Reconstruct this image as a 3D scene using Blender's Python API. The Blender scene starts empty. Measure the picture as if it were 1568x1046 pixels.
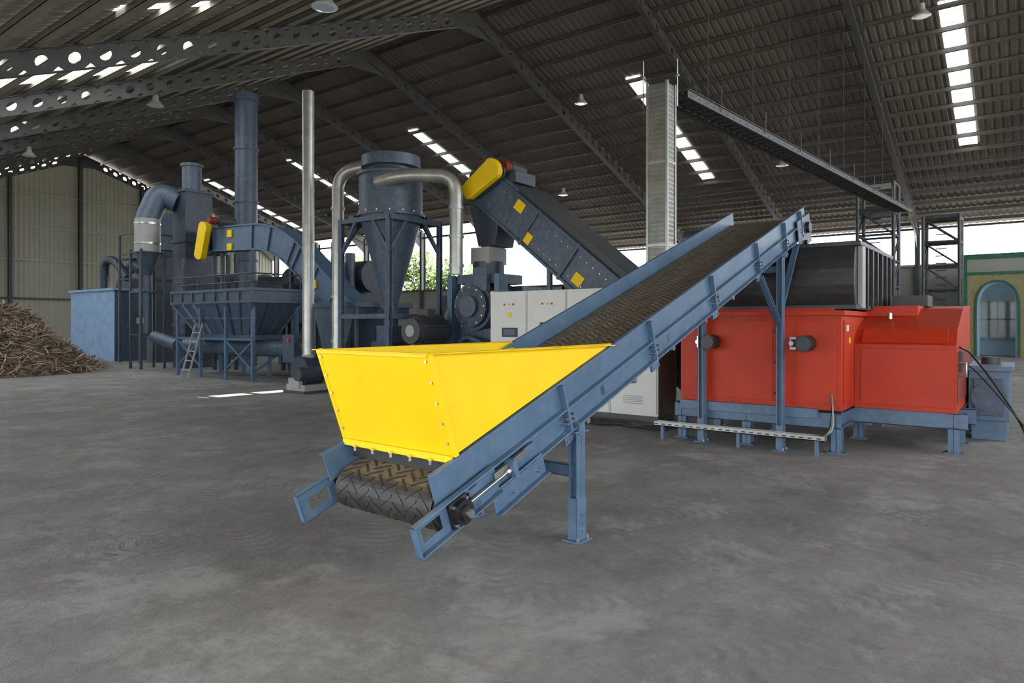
import bpy, math, random
from mathutils import Vector, Matrix
import bmesh
random.seed(7)
V=Vector
scn=bpy.context.scene

# ---------------------------------------------------------------- materials
def newmat(name):
    m=bpy.data.materials.new(name); m.use_nodes=True
    nt=m.node_tree; b=nt.nodes['Principled BSDF']
    return m,nt,b
def N(nt,t,**k):
    n=nt.nodes.new(t)
    for a,v in k.items(): setattr(n,a,v)
    return n
def paint(name,col,rough=.45,metal=0.0,var=.18,scale=3.0,dust=0.0,dustcol=(.30,.28,.26),topdust_light=0.0,spec=.5):
    m,nt,b=newmat(name); L=nt.links
    tc=N(nt,'ShaderNodeTexCoord'); nz=N(nt,'ShaderNodeTexNoise'); nz.inputs['Scale'].default_value=scale; nz.inputs['Detail'].default_value=3
    L.new(tc.outputs['Object'],nz.inputs['Vector'])
    cr=N(nt,'ShaderNodeValToRGB'); e=cr.color_ramp.elements
    e[0].position=.3; e[1].position=.7
    e[0].color=tuple(c*(1-var) for c in col)+(1,); e[1].color=tuple(min(1,c*(1+var*.6)) for c in col)+(1,)
    L.new(nz.outputs['Fac'],cr.inputs['Fac']); out=cr.outputs['Color']
    if dust>0 or topdust_light>0:
        n2=N(nt,'ShaderNodeTexNoise'); n2.inputs['Scale'].default_value=scale*4; n2.inputs['Detail'].default_value=4
        L.new(tc.outputs['Object'],n2.inputs['Vector'])
        r2=N(nt,'ShaderNodeMapRange'); r2.inputs[1].default_value=.45; r2.inputs[2].default_value=.75; r2.inputs[3].default_value=0; r2.inputs[4].default_value=dust
        L.new(n2.outputs['Fac'],r2.inputs[0]); fac=r2.outputs[0]
        if topdust_light>0:
            # dust, plus the belt's painted daylight, on faces that look up (world normal z)
            ge=N(nt,'ShaderNodeNewGeometry'); sp=N(nt,'ShaderNodeSeparateXYZ'); L.new(ge.outputs['Normal'],sp.inputs[0])
            r3=N(nt,'ShaderNodeMapRange'); r3.inputs[1].default_value=.75; r3.inputs[2].default_value=.95; r3.inputs[3].default_value=0; r3.inputs[4].default_value=topdust_light
            L.new(sp.outputs[2],r3.inputs[0])
            n4=N(nt,'ShaderNodeMapRange'); n4.inputs[1].default_value=.3; n4.inputs[2].default_value=.65; n4.inputs[3].default_value=.45; n4.inputs[4].default_value=1
            L.new(n2.outputs['Fac'],n4.inputs[0])
            mm=N(nt,'ShaderNodeMath',operation='MULTIPLY'); L.new(r3.outputs[0],mm.inputs[0]); L.new(n4.outputs[0],mm.inputs[1])
            ma=N(nt,'ShaderNodeMath',operation='MAXIMUM'); L.new(mm.outputs[0],ma.inputs[0]); L.new(fac,ma.inputs[1]); fac=ma.outputs[0]
        mx=N(nt,'ShaderNodeMixRGB'); mx.inputs[2].default_value=dustcol+(1,)
        L.new(fac,mx.inputs[0]); L.new(out,mx.inputs[1]); out=mx.outputs[0]
    L.new(out,b.inputs['Base Color'])
    b.inputs['Roughness'].default_value=rough; b.inputs['Metallic'].default_value=metal
    b.inputs['Specular IOR Level'].default_value=spec
    return m
def emit(name,col,s):
    m,nt,b=newmat(name); b.inputs['Base Color'].default_value=col+(1,)
    b.inputs['Emission Color'].default_value=col+(1,); b.inputs['Emission Strength'].default_value=s
    return m
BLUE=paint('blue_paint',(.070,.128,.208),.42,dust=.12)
BLUE2=paint('blue_paint_dim',(.048,.077,.118),.45,dust=.14)  # blue paint darkened for shade, mainly on the rear machines
BLUED=paint('blue_paint_shaded',(.028,.041,.062),.45,dust=.10)  # same blue with deeper shade put into the colour
LBLUE=paint('light_blue_sheet',(.20,.35,.55),.5)
YEL=paint('yellow_paint',(.84,.56,.001),.50,var=.06,dust=.05,dustcol=(.5,.35,.05),spec=.35)
RED=paint('red_paint',(.41,.030,.008),.5,var=.10,dust=.03,dustcol=(.3,.10,.06),spec=.3)
REDD=paint('red_paint_seam',(.18,.015,.008),.6)
WHT=paint('white_enamel',(.56,.56,.52),.4,var=.05)
GREY=paint('grey_enamel',(.28,.28,.27),.5,var=.08)
BLK=paint('black_plastic',(.012,.012,.013),.45)
RUB=paint('rubber_sheet',(.016,.016,.018),.45,dust=.2,dustcol=(.10,.09,.08))
BELT=paint('dusty_sunlit_belt',(.022,.021,.021),.55,var=.3,scale=2,dust=.12,dustcol=(.27,.20,.125),topdust_light=.85)  # belt dust tan, brightened to stand in for daylight on the top run
CLEAT=paint('belt_cleats',(.018,.018,.018),.5,dust=.10,dustcol=(.20,.15,.10),topdust_light=.28)
GALV=paint('galvanised_steel',(.36,.365,.345),.38,.6,var=.15,scale=5)
GALVD=paint('galvanised_mesh_panel',(.20,.20,.18),.45,.4,var=.25,scale=5)
STEEL=paint('bright_steel',(.5,.5,.5),.3,.9)
ROOFR=paint('roof_sheet_shaded',(.160,.138,.116),.7,var=.2,scale=.6)  # right slope: roof sheet with its shade put into the colour
ROOFL=paint('roof_sheet_lit',(.50,.465,.38),.6,var=.15,scale=.6)  # left slope: same sheet, lightened in colour for the light on it
FRAME=paint('frame_grey_paint',(.066,.068,.066),.55)
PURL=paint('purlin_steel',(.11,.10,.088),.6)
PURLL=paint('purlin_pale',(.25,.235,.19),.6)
SIDING=paint('olive_siding',(.36,.355,.28),.6,var=.08,scale=.5)
WALLC=paint('plastered_wall',(.28,.28,.245),.8,var=.12,scale=.7)
SKYL=emit('skylight_sheet',(.93,.97,1.0),4.5)
LAMPM=paint('lamp_reflector',(.45,.45,.42),.4)
BROWN=paint('cabinet_side_shaded',(.13,.10,.085),.6)  # end face of the white cabinets, its shade painted in as brown
TEAL=paint('green_trim',(.01,.12,.06),.5)
PALE=paint('pale_blue_plaster',(.32,.46,.58),.7,var=.05)
TAN=paint('tan_lattice_panel',(.27,.24,.11),.7)
GLASS=paint('pale_glass',(.6,.68,.72),.15,var=.05)
BARK=paint('bark',(.12,.08,.05),.9)
LEAF=paint('leaf_green',(.12,.20,.03),.6,var=.5,scale=1.5)
WOOD1=paint('wood_bark_waste',(.22,.155,.11),.85,var=.4,scale=4)
WOOD2=paint('wood_splinter_pale',(.46,.36,.26),.85,var=.3,scale=4)
WOOD3=paint('wood_splinter_dark',(.10,.068,.05),.9,var=.3,scale=4)
DGREY=paint('dark_machine_grey',(.042,.045,.048),.5)
LABEL=paint('label_red',(.6,.03,.02),.5)

def floor_mat():
    m,nt,b=newmat('dusty_concrete'); L=nt.links
    tc=N(nt,'ShaderNodeTexCoord')
    def noise(s,d=8,r=.6,dist=0):
        n=N(nt,'ShaderNodeTexNoise'); n.inputs['Scale'].default_value=s; n.inputs['Detail'].default_value=d
        n.inputs['Roughness'].default_value=r; n.inputs['Distortion'].default_value=dist
        L.new(tc.outputs['Object'],n.inputs['Vector']); return n.outputs['Fac']
    def math_(op,a,b_=None,c=None):
        n=N(nt,'ShaderNodeMath',operation=op)
        for i,x in enumerate((a,b_,c)):
            if x is None: continue
            if isinstance(x,(int,float)): n.inputs[i].default_value=x
            else: L.new(x,n.inputs[i])
        return n.outputs[0]
    def rng(x,a,b_,c,d):
        n=N(nt,'ShaderNodeMapRange',interpolation_type='SMOOTHSTEP'); L.new(x,n.inputs[0])
        for i,v in enumerate((a,b_,c,d)): n.inputs[i+1].default_value=v
        return n.outputs[0]
    def mix(fac,c1,col):
        mx=N(nt,'ShaderNodeMixRGB'); mx.inputs[2].default_value=col+(1,); L.new(fac,mx.inputs[0]); L.new(c1,mx.inputs[1]); return mx.outputs[0]
    big=noise(.35,3,.6,.2); mid=noise(1.7,6,.72,.15); fine=noise(16,6,.78); gr=noise(140,2)
    cr=N(nt,'ShaderNodeValToRGB'); e=cr.color_ramp.elements
    e[0].position=.37; e[0].color=(.110,.104,.097,1); e[1].position=.63; e[1].color=(.262,.254,.243,1)
    v=math_('ADD',math_('MULTIPLY',big,.34),math_('ADD',math_('MULTIPLY',mid,.38),math_('MULTIPLY',fine,.28)))
    L.new(v,cr.inputs['Fac'])
    sep=N(nt,'ShaderNodeSeparateXYZ'); L.new(tc.outputs['Object'],sep.inputs[0])
    X,Y=sep.outputs[0],sep.outputs[1]
    wob=math_('MULTIPLY',math_('SUBTRACT',mid,.5),.20)
    tot=None; bands=None
    for (cx,cy,R,w,kk) in [(7,4,4.15,.15,24),(7,4,4.68,.13,24),(6.5,-1.6,5.3,.15,24),(-2.5,9.0,7.9,.15,-24),
                       (14,-5.0,9.6,.17,24),(3,16,10.9,.17,-24),(22,12,19.2,.2,22)]:
        dx=math_('SUBTRACT',X,cx); dy=math_('SUBTRACT',Y,cy)
        r=math_('SQRT',math_('ADD',math_('MULTIPLY',dx,dx),math_('MULTIPLY',dy,dy)))
        q=math_('ABSOLUTE',math_('ADD',math_('SUBTRACT',r,R),wob))
        mask=rng(q,w*.5,w*1.2,1,0)
        ang=math_('ARCTAN2',dy,dx); n=round(2*math.pi*R/.11)
        tr=math_('SINE',math_('ADD',math_('ADD',math_('MULTIPLY',ang,n),math_('MULTIPLY',q,kk)),math_('MULTIPLY',mid,5)))
        tr=rng(tr,-.3,.8,0,1)
        t=math_('MULTIPLY',mask,tr)
        tot=t if tot is None else math_('MAXIMUM',tot,t)
        bands=mask if bands is None else math_('MAXIMUM',bands,mask)
    brk=rng(noise(1.0,5,.65),.44,.62,0,1)
    tot=math_('MULTIPLY',math_('MULTIPLY',tot,brk),rng(fine,.35,.6,.15,1)); bands=math_('MULTIPLY',bands,brk)
    c1=mix(rng(noise(.75,6,.78,.2),.50,.64,0,.55),cr.outputs['Color'],(.345,.338,.328))
    c1=mix(rng(noise(2.3,5,.7,.3),.57,.70,0,.50),c1,(.085,.08,.074))
    c1=mix(math_('MULTIPLY',bands,.25),c1,(.28,.27,.26))
    c1=mix(math_('MULTIPLY',tot,.50),c1,(.08,.075,.07))
    L.new(c1,b.inputs['Base Color']); b.inputs['Roughness'].default_value=.85
    bp=N(nt,'ShaderNodeBump'); bp.inputs['Strength'].default_value=.7; bp.inputs['Distance'].default_value=.015
    L.new(math_('ADD',math_('ADD',fine,math_('MULTIPLY',gr,.4)),math_('MULTIPLY',tot,-.5)),bp.inputs['Height'])
    L.new(bp.outputs['Normal'],b.inputs['Normal'])
    return m
FLOOR=floor_mat()

# ---------------------------------------------------------------- mesh builder
class B:
    def __init__(s,name,M=None):
        s.name=name; s.v=[]; s.f=[]; s.mi=[]; s.sm=[]; s.mats=[]; s.M=M or Matrix.Identity(4)
    def add(s,mat,vs,fs,smooth=False):
        if mat not in s.mats: s.mats.append(mat)
        k=s.mats.index(mat); o=len(s.v)
        s.v+= [tuple(s.M@V(p)) for p in vs]
        for f in fs:
            s.f.append([o+i for i in f]); s.mi.append(k); s.sm.append(smooth)
    def hexa(s,mat,p):
        s.add(mat,p,[(0,3,2,1),(4,5,6,7),(0,1,5,4),(1,2,6,5),(2,3,7,6),(3,0,4,7)])
    def box(s,mat,x0,x1,y0,y1,z0,z1):
        s.hexa(mat,[(x0,y0,z0),(x1,y0,z0),(x1,y1,z0),(x0,y1,z0),(x0,y0,z1),(x1,y0,z1),(x1,y1,z1),(x0,y1,z1)])
    def prism(s,mat,pts,vec):
        n=len(pts); vec=V(vec); a=[V(p) for p in pts]; b=[p+vec for p in a]
        fs=[tuple(range(n))[::-1],tuple(range(n,2*n))]+[(i,(i+1)%n,n+(i+1)%n,n+i) for i in range(n)]
        s.add(mat,a+b,fs)
    def quad(s,mat,pts): s.add(mat,pts,[tuple(range(len(pts)))])
    def beam(s,mat,p0,p1,w,h,up=(0,0,1),kind='box',t=.012):
        p0,p1=V(p0),V(p1); d=(p1-p0).normalized(); up=V(up)
        if abs(d.dot(up))>.98: up=V((1,0,0))
        a=d.cross(up).normalized(); u=a.cross(d).normalized()
        def bx(a0,a1,u0,u1):
            q=[]
            for p in (p0,p1):
                q.append([p+a*a0+u*u0,p+a*a1+u*u0,p+a*a1+u*u1,p+a*a0+u*u1])
            s.hexa(mat,q[0]+q[1])
        if kind=='box': bx(-w/2,w/2,-h/2,h/2)
        elif kind=='I':
            bx(-w/2,w/2,h/2-t,h/2); bx(-w/2,w/2,-h/2,-h/2+t); bx(-t/2,t/2,-h/2,h/2)
        elif kind=='C':
            bx(-w/2,w/2,h/2-t,h/2); bx(-w/2,w/2,-h/2,-h/2+t); bx(-w/2,-w/2+t,-h/2,h/2)
    def cyl(s,mat,p0,p1,r0,r1=None,seg=24,caps=True,smooth=True):
        p0,p1=V(p0),V(p1); r1=r0 if r1 is None else r1
        d=(p1-p0).normalized(); up=V((0,0,1)) if abs(d.z)<.95 else V((1,0,0))
        a=d.cross(up).normalized(); u=a.cross(d)
        vs=[]
        for p,r in ((p0,r0),(p1,r1)):
            for i in range(seg):
                t=2*math.pi*i/seg; vs.append(p+a*math.cos(t)*r+u*math.sin(t)*r)
        s.add(mat,vs,[(i,(i+1)%seg,seg+(i+1)%seg,seg+i) for i in range(seg)],smooth)
        if caps:
            if r0>1e-4: s.add(mat,vs[:seg],[tuple(range(seg))[::-1]])
            if r1>1e-4: s.add(mat,vs[seg:],[tuple(range(seg))])
    def tube(s,mat,pts,r,seg=14,caps=True):
        pts=[V(p) for p in pts]; n=len(pts); rings=[]; a=None
        for i in range(n):
            d=(pts[min(i+1,n-1)]-pts[max(i-1,0)]).normalized()
            if a is None:
                up=V((0,0,1)) if abs(d.z)<.9 else V((1,0,0)); a=d.cross(up).normalized()
            else: a=(a-d*a.dot(d)).normalized()
            u=d.cross(a); rings.append([pts[i]+a*math.cos(2*math.pi*k/seg)*r+u*math.sin(2*math.pi*k/seg)*r for k in range(seg)])
        vs=[p for rr in rings for p in rr]; fs=[]
        for i in range(n-1):
            for k in range(seg):
                fs.append((i*seg+k,i*seg+(k+1)%seg,(i+1)*seg+(k+1)%seg,(i+1)*seg+k))
        s.add(mat,vs,fs,True)
        if caps: s.add(mat,rings[0],[tuple(range(seg))]); s.add(mat,rings[-1],[tuple(range(seg))])
    def done(s,parent=None,bevel=0,solid=0):
        me=bpy.data.meshes.new(s.name); me.from_pydata(s.v,[],s.f)
        for m in s.mats: me.materials.append(m)
        me.polygons.foreach_set('material_index',s.mi); me.polygons.foreach_set('use_smooth',s.sm)
        bm=bmesh.new(); bm.from_mesh(me); bmesh.ops.recalc_face_normals(bm,faces=bm.faces); bm.to_mesh(me); bm.free()
        o=bpy.data.objects.new(s.name,me); scn.collection.objects.link(o)
        if parent: o.parent=parent
        if bevel:
            md=o.modifiers.new('bevel','BEVEL'); md.width=bevel; md.segments=2; md.limit_method='ANGLE'; md.angle_limit=math.radians(50)
        return o
def empty(name,loc=(0,0,0)):
    e=bpy.data.objects.new(name,None); scn.collection.objects.link(e); return e
def fillet(pts,rad,n=7):
    pts=[V(p) for p in pts]; out=[pts[0]]
    for i in range(1,len(pts)-1):
        p=pts[i]; a=(pts[i-1]-p); b=(pts[i+1]-p); r=min(rad,a.length*.49,b.length*.49)
        a.normalize(); b.normalize(); s0=p+a*r; s1=p+b*r
        for k in range(n+1):
            t=k/n; out.append(s0*(1-t)**2+p*2*t*(1-t)+s1*t*t)
    out.append(pts[-1]); return out

# ---------------------------------------------------------------- hall shell
XR,ZR=21.5,14.7; SR,SL=.333,.42; XW=44.0; XW2=38.5; XL=-4.0; YN=-11.0; YE=57.8; YS=24.8
def zr(x): return ZR-SR*(x-XR) if x>=XR else ZR-SL*(XR-x)
fl=B('floor'); fl.box(FLOOR,-30,XW+4,-30,YE+6,-.2,0); fl.done()
def sheet(b,mat,x0,x1,y0,y1,dz=0,pitch=.3,h=.035):
    y=y0; vs=[];fs=[]; prof=[]
    while y<y1:
        for a,z in ((0,0),(.55,0),(.65,h),(.9,h)):
            yy=y+a*pitch
            if yy<=y1: prof.append((yy,z))
        y+=pitch
    prof.append((y1,0))
    for yy,z in prof:
        vs.append((x0,yy,zr(x0)+dz+z)); vs.append((x1,yy,zr(x1)+dz+z))
    for i in range(len(prof)-1): fs.append((2*i,2*i+1,2*i+3,2*i+2))
    b.add(mat,vs,fs)
c=B('ceiling')
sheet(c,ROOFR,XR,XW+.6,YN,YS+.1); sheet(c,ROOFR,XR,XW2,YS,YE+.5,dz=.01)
# left slope, with one short open joint between two sheets (sun slips through it)
SX0,SX1=6.65,8.75
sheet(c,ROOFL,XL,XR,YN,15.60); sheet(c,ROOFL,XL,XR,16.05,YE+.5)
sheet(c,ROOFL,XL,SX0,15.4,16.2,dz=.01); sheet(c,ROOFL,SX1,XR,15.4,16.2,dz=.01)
c.prism(ROOFR,[(XR-.5,YN,zr(XR-.5)+.06),(XR,YN,ZR+.10),(XR+.5,YN,zr(XR+.5)+.06)],(0,YE-YN,0))
c.done()
sk=B('skylight_panels')
def skp(x0,x1,y,hw):
    sk.hexa(SKYL,[(x0,y-hw,zr(x0)-.03),(x1,y-hw,zr(x1)-.03),(x1,y+hw,zr(x1)-.03),(x0,y+hw,zr(x0)-.03)]+[(x0,y-hw,zr(x0)-.01),(x1,y-hw,zr(x1)-.01),(x1,y+hw,zr(x1)-.01),(x0,y+hw,zr(x0)-.01)])
for y in (2.2,14.2,28.1,39.8,50.5): skp(27.6,36.7,y,.34)
for y,hw in ((22.0,2.0),(28.6,1.2),(35.3,1.6),(48,1.4)): skp(1.0,11.0,y,hw)
sk.done()
p=B('roof_purlins')
x=XR+.45
while x<XW+.5:
    ye=YE if x<XW2 else YS
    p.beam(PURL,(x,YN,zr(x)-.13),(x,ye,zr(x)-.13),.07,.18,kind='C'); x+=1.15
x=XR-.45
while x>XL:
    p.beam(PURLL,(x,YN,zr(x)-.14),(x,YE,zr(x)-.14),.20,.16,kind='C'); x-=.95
p.done()
# cellular portal frames
def cell_rafter(b,y,x0,x1,top=.24,h=.58):
    z0,z1=zr(x0)-top,zr(x1)-top
    L=math.hypot(x1-x0,z1-z0); n=max(1,int(L/.74)); 
    for i in range(n):
        t0,t1=i/n,(i+1)/n
        def P(s,w):
            t=t0+(t1-t0)*s; return (x0+(x1-x0)*t,y,z0+(z1-z0)*t-w*h)
        if i<2 or i>n-3:
            b.quad(FRAME,[P(0,0),P(1,0),P(1,1),P(0,1)]); continue
        K=12; vs=[];
        for k in range(K):
            a=2*math.pi*k/K; ca,sa=math.cos(a),math.sin(a); m=max(abs(ca),abs(sa))
            vs.append(P(.5+.5*ca/m,.5+.5*sa/m)); 
        for k in range(K):
            a=2*math.pi*k/K; ca,sa=math.cos(a),math.sin(a)
            vs.append(P(.5+.20*ca,.5+.24*sa))
        b.add(FRAME,vs,[(k,(k+1)%K,K+(k+1)%K,K+k) for k in range(K)])
    for w in (0,h):
        b.beam(FRAME,(x0,y,z0-w),(x1,y,z1-w),.20,.02)
fr_ys=[5.0+6.6*k for k in range(-2,9)]
b=B('ceiling_portal_frames')
for y in fr_ys:
    xe=XW if y<YS+1 else XW2
    y2=y if y<YE-.5 else YE-.3
    cell_rafter(b,y2,XR,xe); cell_rafter(b,y2,XR,XL)
    b.prism(FRAME,[(XR-1.2,y2-.01,zr(XR-1.2)-.8),(XR,y2-.01,ZR-.82),(XR+1.2,y2-.01,zr(XR+1.2)-.8),(XR,y2-.01,ZR-1.25)],(0,.02,0))
    b.prism(FRAME,[(xe-2.6,y2-.01,zr(xe-2.6)-.8),(xe-.1,y2-.01,zr(xe)-.82),(xe-.1,y2-.01,zr(xe)-1.7)],(0,.02,0))
    b.beam(FRAME,(xe-.05,y2,0),(xe-.05,y2,zr(xe)-.3),.22,.45,up=(1,0,0),kind='I')
    b.beam(FRAME,(XL+.1,y2,0),(XL+.1,y2,zr(XL)-.3),.22,.45,up=(1,0,0),kind='I')
b.done()
# end wall (far gable)
w=B('wall_end')
ys=YE; n=int((XW2-XL)/.32); 
prof=[]
for i in range(n):
    xx=XL+i*.32
    for a,dz in ((0,0),(.16,0),(.2,-.04),(.28,-.04)): prof.append((xx+a,ys+dz))
vs=[];fs=[]
for (xx,yy) in prof:
    vs.append((xx,yy,0)); vs.append((xx,yy,zr(xx)-.55))
for i in range(len(prof)-1): fs.append((2*i,2*i+1,2*i+3,2*i+2))
w.add(SIDING,vs,fs)
for z in (3.4,6.2,8.6,11):
    xa=max(XL,XR-(zr(XR)-.6-z)/SL); xb=min(XW2,XR+(ZR-.6-z)/SR)
    w.beam(FRAME if z==3.4 else SIDING,(xa,ys-.12,z),(xb,ys-.12,z),.12,.14)
for x in (-1,3.5,8,12.5,17,21.5,26,30.5,35):
    w.beam(DGREY,(x,ys-.3,0),(x,ys-.3,zr(x)-.5),.22,.25,up=(0,1,0),kind='I')
w.done()
# right wall
w=B('wall_right')
w.box(WALLC,XW,XW+.25,YN,YS,0,4.75); w.box(WALLC,XW2,XW2+.25,YS,YE,0,4.1); w.box(WALLC,XW2,XW,YS,YS+.2,0,4.1)
w.beam(GREY,(XW-.1,YN,4.8),(XW-.1,YS,4.8),.3,.12); w.beam(FRAME,(XW-.05,YN,6.85),(XW-.05,YS,6.85),.1,.12)
w.beam(FRAME,(XW2,YS,8.3),(XW2,YE,8.3),.1,.14); w.beam(FRAME,(XW2,YS,4.15),(XW2,YE,4.15),.2,.14)
w.done()
# unseen left wall piece, added to dim the rear of the hall; ends open
w=B('wall_left_shade'); w.box(SIDING,XL-.15,XL,20,44,0,zr(XL)-.1); w.done()
w=B('wall_back_shade')  # unseen rear wall, added to take light off faces turned towards it
w.prism(SIDING,[(7,YN,0),(XW,YN,0),(XW,YN,5.6),(7,YN,5.6)],(0,-.15,0)); w.done()
# outside ground
g=B('outside_ground'); G=paint('outside_gravel',(.5,.47,.42),.9)
g.box(G,XW+4,160,-120,200,-.3,-.1); g.box(G,-120,-30,-120,200,-.3,-.1); g.box(G,-30,XW+4,-120,-30,-.3,-.1); g.box(G,-30,XW+4,YE+6,200,-.3,-.1); g.done()

# arched gate building at far right
a=B('arched_gateway'); XA=40.0
def archpts(yc,hw,zs,za,n=10):
    pts=[(yc-hw,0)]
    for i in range(n+1):
        t=i/n; pts.append((yc-hw*math.cos(t*math.pi/2)**1.0, zs+(za-zs)*math.sin(t*math.pi/2)**.8))
    pts2=[(2*yc-y,z) for y,z in pts[::-1]][1:]
    return pts+pts2
def archwall(b,mat,xf,y0,y1,z1,ap,th):
    for i in range(len(ap)-1):
        (ya,za),(yb,zb)=ap[i],ap[i+1]
        if abs(yb-ya)<1e-5: continue
        b.hexa(mat,[(xf,ya,za),(xf+th,ya,za),(xf+th,yb,zb),(xf,yb,zb),(xf,ya,z1),(xf+th,ya,z1),(xf+th,yb,z1),(xf,yb,z1)])
    b.box(mat,xf,xf+th,y0,ap[0][0],0,z1); b.box(mat,xf,xf+th,ap[-1][0],y1,0,z1)
ap=archpts(1.25,.85,2.35,3.65)
archwall(a,TAN,XA,0.0,2.45,4.0,ap,.15)
archwall(a,WALLC,XA,-4.6,-2.15,4.0,archpts(-3.35,.85,2.35,3.65),.15)
a.box(WALLC,XA,XA+.15,-2.15,0,0,4.0); a.box(WALLC,XA,XA+.2,-8,2.6,4.0,4.75); a.box(TEAL,XA-.06,XA+.22,-8,2.72,4.72,4.95)
a.box(TEAL,XA-.05,XA+.2,2.45,2.7,0,4.72); a.box(TEAL,XA-.04,XA+.15,-.1,.0,0,4.0); a.box(TEAL,XA-.04,XA+.15,-.1,2.45,3.95,4.08)
for i in range(len(ap)-1):
    a.beam(TEAL,(XA-.03,ap[i][0],ap[i][1]),(XA-.03,ap[i+1][0],ap[i+1][1]),.08,.08,up=(1,0,0))
    a.beam(PALE,(XA+.1,ap[i][0],ap[i][1]),(XA+.1,ap[i+1][0],ap[i+1][1]),.3,.05,up=(1,0,0))
for k in range(9):
    for j in range(12):
        yy=.15+k*.27; zz=2.4+j*.14
        if abs(yy-1.25)>.95 or zz>3.75: a.box(WALLC,XA-.02,XA,yy,yy+.12,zz,zz+.06)
a.box(PALE,XA+2.2,XA+2.35,-8,2.6,0,4.6); a.box(PALE,XA+.15,XA+2.2,2.45,2.6,0,4.6)
for y in (.5,1.3,2.05):
    a.box(GLASS,XA+2.14,XA+2.2,y-.3,y+.3,.9,2.7)
    for d in (-.3,0,.3): a.box(WHT,XA+2.08,XA+2.16,y+d-.03,y+d+.03,.9,2.7)
    for z in (.9,1.8,2.7): a.box(WHT,XA+2.08,XA+2.16,y-.33,y+.33,z-.04,z+.04)
a.done()

# lamps
def lamp(x,y,z):
    b=B('high_bay_lamp'); top=zr(x)-.2
    b.cyl(BLK,(x,y,z+.25),(x,y,top),.012,seg=6)
    b.cyl(LAMPM,(x,y,z+.3),(x,y,z+.05),.09,.12,seg=16); b.cyl(LAMPM,(x,y,z+.08),(x,y,z-.12),.12,.30,seg=20,caps=False); b.cyl(GLASS,(x,y,z-.12),(x,y,z-.14),.29,.2,seg=20)
    b.done()
for q in ((27,16.5,11.85),(26.5,2.9,12.0),(9.5,12.4,8.7),(12.2,25.9,9.8),(27,44,11.9),(12,38,9.7),(13,50,10),(34,9.5,9.3),(34,22,9.3)):
    lamp(*q)

# trees outside
def tree(x,y,h,r,nl=4500):
    e=B('outside_tree'); e.cyl(BARK,(x,y,-.1),(x,y,h*.6),.25,.12,seg=10)
    for k in range(6):
        an=k*1.05; e.cyl(BARK,(x,y,h*.4),(x+math.cos(an)*r*.6,y+math.sin(an)*r*.6,h*.75),.09,.03,seg=6)
    blobs=[(x+random.uniform(-r,r)*.6,y+random.uniform(-r,r)*.6,h*random.uniform(.45,.92),r*random.uniform(.35,.6)) for _ in range(10)]
    for i in range(nl):
        bx,by,bz,br=random.choice(blobs)
        d=V((random.gauss(0,1),random.gauss(0,1),random.gauss(0,1))).normalized()*br*random.uniform(.45,1.05)
        c_=V((bx,by,bz))+d; s_=random.uniform(.12,.26)
        u=V((random.gauss(0,1),random.gauss(0,1),random.gauss(0,1))).normalized(); w_=u.orthogonal().normalized()
        e.add(LEAF,[c_-u*s_,c_+w_*s_*.6,c_+u*s_,c_-w_*s_*.6],[(0,1,2,3)])
    e.done()
for q in ((44,53,9,3.3),(44,44.0,7.6,3.2),(44,38.6,6.8,2.7),(50,63,9,3.4)): tree(*q)

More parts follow.
